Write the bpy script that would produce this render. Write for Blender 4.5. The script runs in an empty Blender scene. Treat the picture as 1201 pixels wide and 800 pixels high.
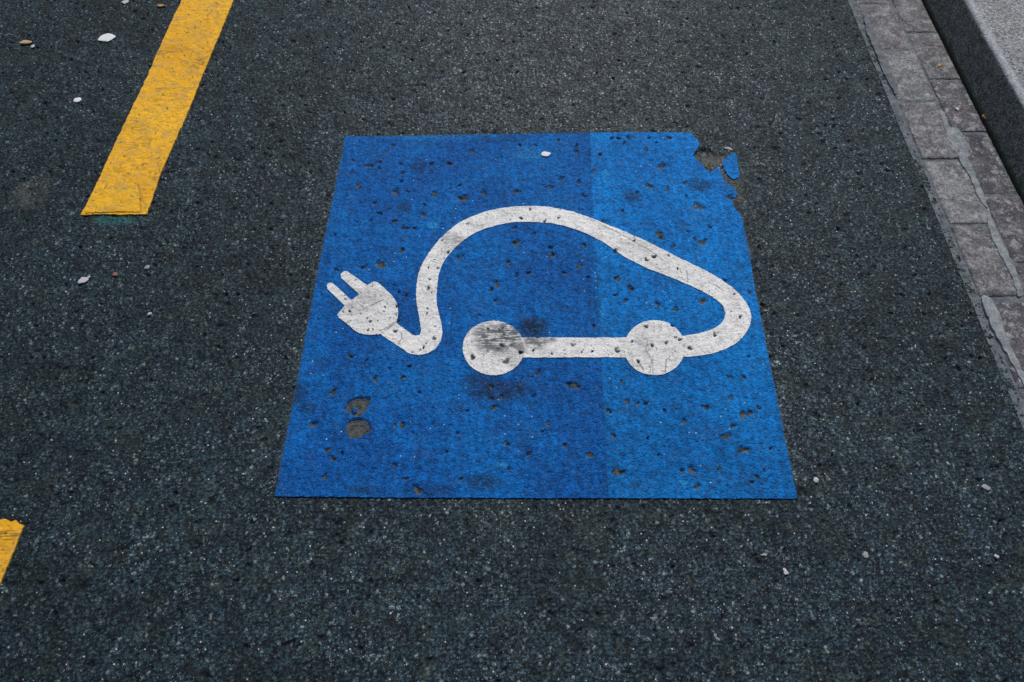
import bpy, math, random
import numpy as np
from mathutils import noise as mn, Vector
random.seed(7); RNG = np.random.default_rng(11)
S = bpy.context.scene; C = S.collection
R = math.radians

# ------------------------------------------------------------------ camera
H = 1.6; F = 835.0; TH = math.atan(1362.0 / F)
cam_d = bpy.data.cameras.new('camera'); cam = bpy.data.objects.new('camera', cam_d); C.objects.link(cam)
cam_d.sensor_width = 36; cam_d.lens = F / 1201 * 36; cam_d.clip_start = .05; cam_d.clip_end = 2000
cam.location = (0, 0, H); cam.rotation_euler = (math.pi / 2 - TH, 0, 0)
S.camera = cam

def G(x, y, z=0.0):
    """ground position (metres) of a measured point of the survey photograph"""
    dx = x - 600.5; dy = 400 - y
    d = (dx, F * math.cos(TH) + dy * math.sin(TH), -F * math.sin(TH) + dy * math.cos(TH))
    t = (H - z) / -d[2]
    return (d[0] * t, d[1] * t)
def GS(x, y):                                    # metres per pixel there
    a = G(x - 1, y); b = G(x + 1, y); return (b[0] - a[0]) / 2
def GSY(x, y):
    a = G(x, y - 1); b = G(x, y + 1); return math.hypot(a[0] - b[0], a[1] - b[1]) / 2
def GP(pts, s=1.0, ox=0, oy=0): return np.array([G(ox + p[0] / s, oy + p[1] / s) for p in pts])

# ------------------------------------------------------------------ light
EL, AZ = R(50), R(14)                            # azimuth from +Y towards +X
w = bpy.data.worlds.new('World'); S.world = w; w.use_nodes = True
nt = w.node_tree; bg = nt.nodes['Background']
sk = nt.nodes.new('ShaderNodeTexSky'); sk.sky_type = 'NISHITA'; sk.sun_disc = False
sk.sun_elevation = EL; sk.sun_rotation = AZ; sk.air_density = 1.0; sk.dust_density = 2.5; sk.ozone_density = 1.0
nt.links.new(sk.outputs[0], bg.inputs[0]); bg.inputs[1].default_value = 0.07
sd = bpy.data.lights.new('sun', 'SUN'); sd.energy = 2.0; sd.angle = R(10); sd.color = (1, .965, .91)
so = bpy.data.objects.new('sun', sd); C.objects.link(so)
sv = Vector((math.sin(AZ) * math.cos(EL), math.cos(AZ) * math.cos(EL), math.sin(EL)))
so.rotation_euler = sv.to_track_quat('Z', 'Y').to_euler(); so.location = (1, 4, 6)
S.view_settings.view_transform = 'Standard'; S.view_settings.look = 'None'
S.view_settings.exposure = 0.35; S.view_settings.gamma = 1
S.cycles.use_denoising = False; S.cycles.max_bounces = 4; S.cycles.diffuse_bounces = 3; S.cycles.glossy_bounces = 2

# ------------------------------------------------------------------ node helper
class N:
    def __init__(s, name):
        s.m = bpy.data.materials.new(name); s.m.use_nodes = True
        s.t = s.m.node_tree; s.b = s.t.nodes['Principled BSDF']; s.o = s.t.nodes['Material Output']
        g = s.t.nodes.new('ShaderNodeNewGeometry'); s.P = g.outputs['Position']
        sp = s.t.nodes.new('ShaderNodeSeparateXYZ'); s.l(s.P, sp.inputs[0])
        cb = s.t.nodes.new('ShaderNodeCombineXYZ'); s.l(sp.outputs[0], cb.inputs[0]); s.l(sp.outputs[1], cb.inputs[1])
        s.X, s.Y, s.Z = sp.outputs[0], sp.outputs[1], sp.outputs[2]; s.P2 = cb.outputs[0]
    def l(s, a, b): s.t.links.new(a, b)
    def inp(s, sock, v):
        if isinstance(v, bpy.types.NodeSocket): s.l(v, sock)
        elif isinstance(v, tuple) and len(v) == 3 and sock.type == 'RGBA': sock.default_value = (*v, 1)
        else: sock.default_value = v
    def m_(s, op, a, b=0.0, c=0.0, clamp=False):
        n = s.t.nodes.new('ShaderNodeMath'); n.operation = op; n.use_clamp = clamp
        for i, v in enumerate((a, b, c)): s.inp(n.inputs[i], v)
        return n.outputs[0]
    def add(s, a, b): return s.m_('ADD', a, b)
    def mul(s, a, b): return s.m_('MULTIPLY', a, b)
    def sub(s, a, b): return s.m_('SUBTRACT', a, b)
    def ss(s, v, lo, hi, a=0.0, b=1.0):
        n = s.t.nodes.new('ShaderNodeMapRange'); n.interpolation_type = 'SMOOTHSTEP'
        s.inp(n.inputs[0], v)
        for i, q in enumerate((lo, hi, a, b)): s.inp(n.inputs[i + 1], q)
        return n.outputs[0]
    def noise(s, scale, detail=3, rough=.55, vec=None, dist=0, dim='2D', off=None):
        n = s.t.nodes.new('ShaderNodeTexNoise'); n.noise_dimensions = dim
        v = vec or s.P2
        if off:
            q = s.t.nodes.new('ShaderNodeVectorMath'); q.operation = 'ADD'; s.l(v, q.inputs[0]); q.inputs[1].default_value = off; v = q.outputs[0]
        s.l(v, n.inputs['Vector']); n.inputs['Scale'].default_value = scale
        n.inputs['Detail'].default_value = detail; n.inputs['Roughness'].default_value = rough; n.inputs['Distortion'].default_value = dist
        return n
    def vor(s, scale, vec=None, feat='F1', dim='2D', rnd=1.0):
        n = s.t.nodes.new('ShaderNodeTexVoronoi'); n.voronoi_dimensions = dim; n.feature = feat
        s.l(vec or s.P2, n.inputs['Vector']); n.inputs['Scale'].default_value = scale
        n.inputs['Randomness'].default_value = rnd
        return n
    def warp(s, scale, amt, vec=None, dim='2D', detail=2):
        n = s.noise(scale, detail, .5, vec, dim=dim)
        q = s.t.nodes.new('ShaderNodeVectorMath'); q.operation = 'SUBTRACT'; s.l(n.outputs['Color'], q.inputs[0]); q.inputs[1].default_value = (.5, .5, .5)
        q2 = s.t.nodes.new('ShaderNodeVectorMath'); q2.operation = 'MULTIPLY_ADD'; s.l(q.outputs[0], q2.inputs[0])
        q2.inputs[1].default_value = (amt, amt, amt); s.l(vec or s.P2, q2.inputs[2]); return q2.outputs[0]
    def stretch(s, k, vec=None, rot=0):
        n = s.t.nodes.new('ShaderNodeMapping'); s.l(vec or s.P2, n.inputs[0]); n.inputs['Scale'].default_value = k; n.inputs['Rotation'].default_value = (0, 0, rot)
        return n.outputs[0]
    def mix(s, f, a, b, bt='MIX'):
        n = s.t.nodes.new('ShaderNodeMix'); n.data_type = 'RGBA'; n.blend_type = bt; n.clamp_factor = True
        s.inp(n.inputs[0], f); s.inp(n.inputs[6], a); s.inp(n.inputs[7], b); return n.outputs[2]
    def ramp(s, f, stops, const=False):
        n = s.t.nodes.new('ShaderNodeValToRGB'); s.l(f, n.inputs[0]); e = n.color_ramp.elements
        if const: n.color_ramp.interpolation = 'CONSTANT'
        while len(e) < len(stops): e.new(.5)
        for k, (p, c) in zip(e, stops): k.position = p; k.color = (*c, 1)
        return n.outputs[0]
    def attr(s, name='mask'):
        n = s.t.nodes.new('ShaderNodeAttribute'); n.attribute_name = name
        sp = s.t.nodes.new('ShaderNodeSeparateColor'); s.l(n.outputs['Color'], sp.inputs[0])
        return sp.outputs[0], sp.outputs[1], sp.outputs[2], n.outputs['Alpha']
    def sepc(s, c):
        sp = s.t.nodes.new('ShaderNodeSeparateColor'); s.l(c, sp.inputs[0]); return sp.outputs
    def hsv(s, c, v=1.0, sat=1.0):
        n = s.t.nodes.new('ShaderNodeHueSaturation'); s.l(c, n.inputs['Color']); s.inp(n.inputs['Value'], v); s.inp(n.inputs['Saturation'], sat); return n.outputs[0]
    def disp(s, h):
        n = s.t.nodes.new('ShaderNodeCombineXYZ'); s.l(h, n.inputs[2])
        d = s.t.nodes.new('ShaderNodeVectorDisplacement'); d.space = 'WORLD'; s.l(n.outputs[0], d.inputs['Vector'])
        d.inputs['Midlevel'].default_value = 0; d.inputs['Scale'].default_value = 1
        s.l(d.outputs[0], s.o.inputs['Displacement']); s.m.displacement_method = 'DISPLACEMENT'
    def bump(s, h, dist=.002, st=1.0):
        n = s.t.nodes.new('ShaderNodeBump'); s.l(h, n.inputs['Height']); n.inputs['Distance'].default_value = dist; n.inputs['Strength'].default_value = st
        s.l(n.outputs[0], s.b.inputs['Normal'])
    def out(s, col, rough=.8, spec=.35):
        s.inp(s.b.inputs['Base Color'], col); s.inp(s.b.inputs['Roughness'], rough); s.b.inputs['Specular IOR Level'].default_value = spec
        return s.m

# height of the road surface shared by the asphalt and everything painted on it
def road_height(n):
    wv = n.warp(80, .007)
    v1 = n.vor(125, wv); v2 = n.vor(260, wv)
    c1 = n.sepc(v1.outputs['Color'])
    st = n.ss(v1.outputs['Distance'], .2, .7, 1, 0)
    h1 = n.mul(st, n.m_('MULTIPLY_ADD', c1[0], .75, .25))
    h2 = n.mul(n.ss(v2.outputs['Distance'], .1, .7, 1, 0), n.m_('MULTIPLY_ADD', n.sepc(v2.outputs['Color'])[1], .8, .3))
    mac = n.add(n.mul(n.sub(n.noise(3.0, 2).outputs[0], .5), .006), n.mul(n.sub(n.noise(38, 4, .65).outputs[0], .5), .0072))
    vp = n.vor(13, n.warp(30, .03)); cp = n.sepc(vp.outputs['Color'])
    vq = n.vor(30, n.warp(60, .018)); cq = n.sepc(vq.outputs['Color'])
    # occasional plucked-out stones
    p1 = n.mul(n.ss(vp.outputs['Distance'], .02, .19, 1, 0), n.ss(cp[0], .55, .85))
    p2 = n.mul(n.ss(vq.outputs['Distance'], .03, .28, 1, 0), n.ss(cq[1], .76, .92))
    pl = n.m_('MAXIMUM', p1, p2)
    return dict(v1=v1, v2=v2, c1=c1, st=st, h1=h1, h2=h2, mac=mac, pluck=pl, wv=wv)

def asphalt_colour(n, q):
    # stone by stone
    stone = n.ramp(q['c1'][1], [(0, (.005, .012, .018)), (.3, (.014, .033, .045)), (.6, (.022, .047, .062)), (.80, (.039, .068, .084)), (.91, (.036, .058, .050)), (.955, (.076, .110, .124)), (1, (.155, .195, .215))])
    binder = (.007, .012, .018)
    c = n.mix(n.ss(q['v1'].outputs['Distance'], .3, .7, 0, .9), stone, binder)
    c2 = n.sepc(q['v2'].outputs['Color'])
    c = n.hsv(c, n.mul(n.ss(c2[0], .05, .95, .50, 1.6), n.ss(q['v2'].outputs['Distance'], .25, .7, 1.15, .45)))
    fine = n.noise(600, 2, .7).outputs[0]
    c = n.mix(1.0, c, n.ramp(fine, [(.3, (.45, .45, .45)), (.5, (1, 1, 1)), (.7, (1.0, 1.0, 1.0))]), 'MULTIPLY')
    # crushed quartz flecks, fine and scattered
    vf = n.vor(230); cf = n.sepc(vf.outputs['Color'])
    clump = n.noise(5, 3).outputs[0]
    fl = n.mul(n.ss(cf[0], .91, .98), n.ss(vf.outputs['Distance'], .16, .36, 1, 0))
    c = n.mix(n.mul(fl, n.ss(clump, .35, .65, .2, .85)), c, (.34, .35, .37))
    vg = n.vor(70); cg = n.sepc(vg.outputs['Color'])
    fg = n.mul(n.ss(cg[1], .95, .97), n.ss(vg.outputs['Distance'], .08, .15, 1, 0))
    c = n.mix(fg, c, (.46, .46, .46))
    # mossy / brown tinges and soft blotches
    c = n.mix(n.mul(n.ss(n.noise(9, 4, .65, off=(7, 3, 0)).outputs[0], .5, .72), .5), c, n.mix(.3, c, (.040, .060, .042)))
    c = n.hsv(c, n.ss(n.noise(14, 5, .65, off=(2, 6, 0)).outputs[0], .32, .68, .74, 1.22))
    c = n.mix(n.mul(n.ss(n.noise(26, 3, .6, off=(1, 9, 0)).outputs[0], .64, .74), .35), c, (.050, .060, .042))
    return c

# ---- asphalt
a = N('asphalt'); q = road_height(a)
tan, dep, dust_vignette, grn = a.attr()
col = asphalt_colour(a, q)
blotch = a.noise(2.2, 4, .6).outputs[0]
col = a.hsv(col, a.add(a.ss(blotch, .3, .7, .80, 1.08), a.mul(dust_vignette, .78)), a.sub(1.05, a.mul(dust_vignette, .42)))
bn = a.noise(120, 3, .6, off=(4, 4, 0)).outputs[0]
col = a.mix(a.mul(a.mul(tan, a.ss(bn, .35, .6)), .7), col, (.135, .130, .105))
col = a.mix(a.mul(a.mul(grn, a.ss(bn, .3, .6)), .8), col, (.015, .12, .11))
col = a.mix(a.mul(q['pluck'], .35), col, (.012, .014, .016))
h = a.add(a.add(a.mul(q['h1'], .0030), a.mul(q['h2'], .0014)), -.0044)
h = a.add(a.add(h, q['mac']), a.mul(q['pluck'], -.006))
h = a.add(h, a.mul(dep, -.008))
a.disp(h)
a.bump(a.noise(420, 2, .6).outputs[0], .0016, .8)
M_ASPH = a.out(col, a.ss(a.noise(260, 2).outputs[0], .3, .7, .6, .9), .22)

def paint(name, c_lo, c_hi, kind, lift):
    n = N(name); q = road_height(n); pit, soot, pale, extra = n.attr()
    big = n.noise(4, 4, .6).outputs[0]; fine = n.noise(300, 2, .6).outputs[0]; mid = n.noise(45, 4, .65, off=(3, 1, 0)).outputs[0]
    c = n.mix(n.ss(n.add(n.mul(big, .6), n.mul(mid, .4)), .38, .62), c_lo, c_hi)
    bare = asphalt_colour(n, q)
    bare = n.mix(n.ss(n.noise(70, 3, off=(2, 2, 0)).outputs[0], .35, .65, .15, .75), bare, (.135, .130, .102))
    # tiny random chips
    vt = n.vor(42, n.warp(110, .012)); ct = n.sepc(vt.outputs['Color'])
    vu = n.vor(95, n.warp(160, .006)); cu = n.sepc(vu.outputs['Color'])
    if kind == 'blue':
        chip = n.mul(n.ss(vt.outputs['Distance'], n.mul(ct[2], .08), n.m_('MULTIPLY_ADD', ct[2], .1, .06), 1, 0), n.mul(n.ss(ct[0], .62, .8), n.ss(n.noise(7, 3, .6, off=(4, 1, 0)).outputs[0], .42, .58)))
        vw = n.vor(75, n.stretch((1, 1.7, 1), n.warp(120, .012))); cw = n.sepc(vw.outputs['Color'])
        chip2 = n.mul(n.ss(vw.outputs['Distance'], .05, .24, 1, 0), n.mul(n.ss(cw[0], .72, .8), n.ss(n.noise(8, 3, .6, off=(2, 7, 0)).outputs[0], .45, .6)))
        c = n.mix(n.mul(chip2, .85), c, n.mix(.5, bare, (.003, .01, .03)))
        spk = n.mul(n.ss(vu.outputs['Distance'], .08, .34, 1, 0), n.mul(n.ss(cu[0], .50, .9), n.ss(n.noise(10, 3, .6, off=(9, 1, 0)).outputs[0], .35, .65, .3, 1)))
        valley = n.ss(q['v1'].outputs['Distance'], .45, .85)
        c = n.mix(n.mul(valley, .4), c, n.hsv(c, .35)); c = n.mix(n.mul(n.ss(q['v2'].outputs['Distance'], .5, .85), .45), c, n.hsv(c, .3)); c = n.mix(n.mul(spk, .8), c, n.hsv(c, .2, .7))
        c = n.hsv(c, n.mul(n.ss(q['c1'][2], 0, 1, .78, 1.22), n.ss(n.add(n.Y, n.mul(n.sub(big, .5), .6)), .55, 1.75, .80 if 'pale' in name else .96, 1.10 if 'pale' in name else 1.02)))
        c = n.mix(n.ss(n.noise(16, 5, .7, off=(6, 6, 0)).outputs[0], .5, .75, 0, .30), c, n.hsv(c, .5, .85))
        c = n.mix(n.mul(n.ss(fine, .62, .75), .16), c, (.25, .42, .7))
        streak = n.noise(60, 3, .6, n.stretch((1, .16, 1))).outputs[0]
        c = n.hsv(c, n.ss(streak, .3, .7, .88, 1.10))
        vh = n.vor(60); ch = n.sepc(vh.outputs['Color'])
        c = n.mix(n.mul(n.mul(n.ss(vh.outputs['Distance'], .06, .14, 1, 0), n.ss(ch[0], .93, .95)), n.ss(n.noise(6, 2, off=(5, 5, 0)).outputs[0], .5, .6)), c, (.35, .55, .72))
        c = n.mix(n.mul(n.mul(soot, n.ss(n.noise(90, 3, .7).outputs[0], .25, .55)), .95), c, (.010, .020, .038))
        c = n.mix(n.mul(pale, n.ss(n.noise(120, 3).outputs[0], .35, .6)), c, (.05, .38, .62))
    elif kind == 'white':
        chip = n.mul(n.ss(vt.outputs['Distance'], n.mul(ct[2], .05), n.m_('MULTIPLY_ADD', ct[2], .09, .05), 1, 0), n.ss(ct[0], .70, .78))
        vw = n.vor(80, n.stretch((1, 1.5, 1), n.warp(120, .014))); cw = n.sepc(vw.outputs['Color'])
        c = n.mix(n.mul(n.mul(n.ss(vw.outputs['Distance'], .05, .2, 1, 0), n.ss(cw[0], .62, .7)), n.ss(n.noise(11, 3, .6, off=(2, 7, 0)).outputs[0], .46, .58, 0, .85)), c, (.12, .115, .10))
        spk = n.mul(n.ss(vu.outputs['Distance'], .08, .2, 1, 0), n.ss(cu[0], .60, .80))
        c = n.mix(n.mul(spk, .85), c, (.16, .15, .13))
        valley = n.ss(q['v1'].outputs['Distance'], .5, .9)
        c = n.mix(n.mul(valley, n.ss(mid, .35, .65, .1, .5)), c, (.30, .30, .30))
        wa = n.warp(30, .02)
        c = n.mix(n.ss(n.noise(28, 5, .7, off=(3, 2, 0)).outputs[0], .5, .72, 0, .42), c, (.36, .36, .35))
        for k, (rot, off) in enumerate(((.2, (1, 2, 0)), (1.4, (6, 3, 0)))):
            ln = n.noise(46, 2, .5, n.stretch((1, .10, 1), wa, rot), off=off).outputs[0]
            li = n.ss(n.m_('ABSOLUTE', n.sub(ln, .5)), .004, .016, 1, 0)
            c = n.mix(n.mul(n.mul(li, n.ss(n.noise(14, 2, off=off).outputs[0], .54, .64)), .3), c, (.13, .12, .11))
        scr = n.noise(190, 3, .65, n.stretch((.14, 1, 1), rot=.08)).outputs[0]
        scr2 = n.noise(60, 3, .6, off=(8, 8, 0)).outputs[0]
        k = n.mul(soot, n.ss(n.add(n.mul(scr, .6), n.mul(scr2, .4)), .40, .54, .25, 1))
        c = n.mix(n.mul(k, .9), c, (.05, .055, .07))
        c = n.mix(n.mul(extra, .65), c, (.10, .095, .085))
    else:                                       # yellow thermoplastic
        c = n.mix(n.ss(n.noise(24, 5, .7, off=(1, 1, 0)).outputs[0], .44, .66, 0, .65), c, (.52, .33, .085))
        c = n.mix(n.mul(n.ss(q['v1'].outputs['Distance'], .5, .85), n.ss(mid, .45, .6)), c, (.22, .14, .04))
        chip = n.mul(n.ss(vt.outputs['Distance'], .02, .09, 1, 0), n.ss(ct[0], .90, .92))
        gr = n.noise(70, 4, .7, n.stretch((.35, 1, 1), n.warp(40, .01))).outputs[0]
        zone = n.noise(7, 3, .6, off=(2, 8, 0)).outputs[0]
        c = n.mix(n.mul(n.ss(gr, .45, .70), n.ss(zone, .35, .65, .08, .6)), c, (.46, .28, .05))
        lines = n.noise(240, 2, .7, n.stretch((.10, 1, 1))).outputs[0]
        c = n.mix(n.mul(n.ss(lines, .60, .68), n.ss(zone, .40, .62, .15, .6)), c, (.20, .125, .035))
        wa = n.warp(60, .02); cr = n.noise(40, 2, .5, wa, off=(3, 3, 0)).outputs[0]
        c = n.mix(n.mul(n.ss(n.m_('ABSOLUTE', n.sub(cr, .5)), .002, .010, 1, 0), n.ss(zone, .50, .60, 0, .6)), c, (.09, .06, .03))
        c = n.mix(n.mul(soot, n.ss(lines, .44, .52)), c, (.05, .04, .02))
        c = n.mix(n.mul(extra, .55), c, (.20, .12, .03))
        bare = n.mix(.5, bare, (.12, .09, .04))
    if kind == 'blue': bare = n.mix(n.mul(extra, .85), bare, n.mix(n.ss(n.noise(60, 4, .6, off=(5, 2, 0)).outputs[0], .35, .65), (.045, .052, .050), (.105, .112, .100)))
    gone = n.m_('MAXIMUM', n.ss(n.add(pit, n.mul(n.sub(mid, .5), 1.6)), .40, 1.0), chip)
    c = n.mix(gone, c, bare)
    g = {'blue': .62, 'white': .2, 'yellow': .12}[kind]
    h = n.add(n.mul(q['h1'], .0024 * g), n.mul(q['h2'], .0007 * g))
    h = n.add(n.add(h, -.0031 * g), q['mac'])
    h = n.add(h, n.add(lift, n.mul(gone, -.0016)))
    h = n.add(h, n.mul(n.ss(pit, .05, 1.2), -.0046))
    n.disp(h)
    n.bump(n.add(n.mul(n.ss(q['v2'].outputs['Distance'], .1, .75, 1, 0), .9), fine), .0014 if kind == 'blue' else (.0007 if kind == 'white' else .0004), .8)
    return n.out(c, n.ss(gone, 0, 1, .62, .85), .12)

M_BLUE = paint('blue_road_paint', (.0003, .088, .335), (.0005, .130, .43), 'blue', .0018)
M_PALE = paint('pale_blue_road_paint', (.0002, .145, .46), (.0002, .198, .59), 'blue', .0018)
M_WHITE = paint('white_road_paint', (.66, .66, .64), (.77, .765, .745), 'white', .0030)
M_WHITE2 = paint('white_road_paint_upper', (.66, .66, .64), (.77, .765, .745), 'white', .0035)
M_YEL = paint('yellow_thermoplastic', (.74, .365, .016), (.86, .455, .022), 'yellow', .0022)
M_YEL2 = paint('yellow_thermoplastic_patch', (.72, .37, .016), (.85, .465, .022), 'yellow', .0048)

# ---- stone and mortar
def gutter_stone(name, ca, cb):
    n = N(name)
    wv = n.warp(12, .05, n.P, '3D')
    b1 = n.noise(14, 5, .65, wv, dim='3D').outputs[0]; b2 = n.noise(120, 4, .7, n.P, dim='3D').outputs[0]
    c = n.mix(n.ss(b1, .35, .65), ca, cb)
    c = n.mix(n.ss(n.noise(30, 4, .7, wv, dim='3D', off=(3, 1, 2)).outputs[0], .50, .66, 0, .75), c, (.33, .335, .345))
    c = n.mix(n.ss(n.noise(20, 4, .7, wv, dim='3D', off=(1, 7, 2)).outputs[0], .55, .7, 0, .5), c, (.075, .060, .056))
    c = n.hsv(c, n.ss(b2, .28, .72, .5, 1.4))
    sp = n.vor(260, n.P, dim='3D'); cs = n.sepc(sp.outputs['Color'])
    c = n.mix(n.mul(n.ss(cs[0], .9, .95), .5), c, (.03, .03, .03)); c = n.mix(n.mul(n.ss(cs[1], .93, .97), .5), c, (.42, .42, .42))
    n.bump(n.add(n.mul(b2, .6), n.mul(b1, .8)), .004, .8)
    return n.out(c, .8, .35)
M_ST = [gutter_stone('gutter_stone_grey', (.080, .080, .088), (.18, .178, .19)),
        gutter_stone('gutter_stone_purple', (.048, .048, .062), (.115, .108, .125)),
        gutter_stone('gutter_stone_dusty', (.105, .11, .118), (.23, .235, .245))]
def mortar(name, ca, cb):
    n = N(name); b1 = n.noise(40, 5, .7, n.P, dim='3D').outputs[0]; b2 = n.noise(300, 3, .7, n.P, dim='3D').outputs[0]
    c = n.mix(n.ss(b1, .3, .7), ca, cb); c = n.hsv(c, n.ss(b2, .25, .75, .65, 1.2)); n.bump(n.add(b1, n.mul(b2, .5)), .004, 1)
    return n.out(c, .9, .25)
M_MOR = mortar('mortar', (.085, .100, .112), (.195, .215, .232))
M_MORP = mortar('pale_mortar', (.17, .19, .21), (.34, .365, .385))

k = N('granite_kerb')
sp = k.vor(230, k.P, dim='3D'); cs = k.sepc(sp.outputs['Color'])
c = k.ramp(cs[0], [(0, (.05, .058, .066)), (.2, (.13, .142, .152)), (.5, (.21, .222, .232)), (.8, (.30, .31, .315)), (1, (.46, .47, .475))])
c = k.hsv(c, k.ss(k.noise(16, 4, .6, k.P, dim='3D').outputs[0], .3, .7, .8, 1.1))
c = k.mix(k.ss(k.add(k.X, k.mul(k.noise(40, 3, .6, k.P, dim='3D').outputs[0], .02)), 1.585, 1.60, .35, 0), c, (.50, .53, .58))
# darker greenish tone over the whole riser, ending at the arris
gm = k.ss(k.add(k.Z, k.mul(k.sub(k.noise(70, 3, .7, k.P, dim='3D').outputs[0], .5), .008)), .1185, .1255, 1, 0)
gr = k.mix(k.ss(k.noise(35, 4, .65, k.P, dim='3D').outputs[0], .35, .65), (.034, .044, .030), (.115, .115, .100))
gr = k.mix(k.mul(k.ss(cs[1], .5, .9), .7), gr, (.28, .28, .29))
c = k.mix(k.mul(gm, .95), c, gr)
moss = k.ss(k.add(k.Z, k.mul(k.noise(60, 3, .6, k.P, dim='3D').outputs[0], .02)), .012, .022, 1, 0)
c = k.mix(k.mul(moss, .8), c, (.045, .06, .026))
k.bump(k.add(k.mul(cs[2], .4), k.noise(90, 3, .6, k.P, dim='3D').outputs[0]), .003, .9)
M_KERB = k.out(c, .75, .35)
p = N('pavement_concrete'); b = p.noise(8, 5, .65, p.P, dim='3D').outputs[0]
M_PAV = p.out(p.hsv(p.mix(b, (.22, .22, .215), (.30, .30, .29)), p.ss(p.noise(250, 3, .7, p.P, dim='3D').outputs[0], .3, .7, .75, 1.2)), .85)
e = N('far_ground'); M_FAR = e.out(e.mix(e.noise(.3, 5).outputs[0], (.07, .068, .06), (.11, .105, .09)), .95)

def small(name, ca, cb, sc=400, rough=.6):
    n = N(name); b = n.noise(sc, 3, .6, n.P, dim='3D').outputs[0]; n.bump(b, .001, .8)
    return n.out(n.mix(n.ss(b, .3, .7), ca, cb), rough)
M_GUM = small('dried_gum', (.60, .60, .62), (.78, .78, .80))
M_TWIG = small('straw', (.42, .25, .12), (.62, .42, .22))
M_YBIT = small('yellow_flake', (.26, .14, .05), (.50, .28, .09))
M_CHIP = small('pale_stone', (.34, .34, .36), (.58, .58, .60))
M_BRN = small('brown_stone', (.16, .07, .045), (.26, .13, .08))
M_OLV = small('weathered_pebble', (.20, .21, .20), (.32, .33, .33))

# ------------------------------------------------------------------ mesh helpers
def link(name, verts, quads, tris, mat, parent=None, mask=None, smooth=True):
    me = bpy.data.meshes.new(name)
    verts = np.asarray(verts, dtype=np.float32); nv = len(verts)
    q = np.asarray(quads, dtype=np.int32).reshape(-1, 4); t = np.asarray(tris, dtype=np.int32).reshape(-1, 3)
    loops = np.concatenate([q.ravel(), t.ravel()])
    starts = np.concatenate([np.arange(len(q)) * 4, len(q) * 4 + np.arange(len(t)) * 3])
    me.vertices.add(nv); me.vertices.foreach_set('co', verts.ravel())
    me.loops.add(len(loops)); me.loops.foreach_set('vertex_index', loops)
    me.polygons.add(len(starts)); me.polygons.foreach_set('loop_start', starts.astype(np.int32))
    me.update(calc_edges=True)
    me.polygons.foreach_set('use_smooth', np.full(len(starts), smooth))
    if mask is not None:
        at = me.attributes.new('mask', 'FLOAT_COLOR', 'POINT'); at.data.foreach_set('color', np.asarray(mask, dtype=np.float32).ravel())
    me.materials.append(mat); me.validate()
    o = bpy.data.objects.new(name, me); C.objects.link(o)
    if parent: o.parent = parent
    return o
def tag(o, label=None, cat=None, group=None, kind=None):
    for kk, v in (('label', label), ('category', cat), ('group', group), ('kind', kind)):
        if v: o[kk] = v
    return o

def resample(P, step, closed=True):
    P = np.asarray(P, float); Q = np.vstack([P, P[:1]]) if closed else P
    L = np.r_[0, np.cumsum(np.hypot(*np.diff(Q, axis=0).T))]
    n = max(4, int(L[-1] / step)); s = np.linspace(0, L[-1], n, endpoint=not closed)
    return np.c_[np.interp(s, L, Q[:, 0]), np.interp(s, L, Q[:, 1])]
def catmull(P, sub=8, closed=True):
    P = np.asarray(P, float); n = len(P); out = []
    rng = range(n) if closed else range(n - 1)
    for i in rng:
        p = [P[(i + d) % n] if closed else P[min(max(i + d, 0), n - 1)] for d in (-1, 0, 1, 2)]
        for t in np.linspace(0, 1, sub, endpoint=False):
            out.append(.5 * ((2 * p[1]) + (-p[0] + p[2]) * t + (2 * p[0] - 5 * p[1] + 4 * p[2] - p[3]) * t * t + (-p[0] + 3 * p[1] - 3 * p[2] + p[3]) * t ** 3))
    return np.array(out)
def jitter(P, amp, freq):
    return np.array([(x + amp * mn.noise((x * freq, y * freq, .3)), y + amp * mn.noise((x * freq, y * freq, 7.7))) for x, y in P])
def inside(P, X, Y):
    r = np.zeros(X.shape, bool); n = len(P); x0, y0 = P[:, 0], P[:, 1]; x1, y1 = np.roll(x0, -1), np.roll(y0, -1)
    for a0, b0, a1, b1 in zip(x0, y0, x1, y1):
        if b0 == b1: continue
        lo, hi = (b0, b1) if b0 < b1 else (b1, b0)
        if Y.ndim == 2:                       # rows only where needed
            j = np.nonzero((Y[:, 0] >= lo) & (Y[:, 0] < hi))[0]
            if len(j) == 0: continue
            yy = Y[j]; r[j] ^= X[j] < (a1 - a0) * (yy - b0) / (b1 - b0) + a0
        else:
            j = (Y >= lo) & (Y < hi); r[j] ^= X[j] < (a1 - a0) * (Y[j] - b0) / (b1 - b0) + a0
    return r
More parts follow.
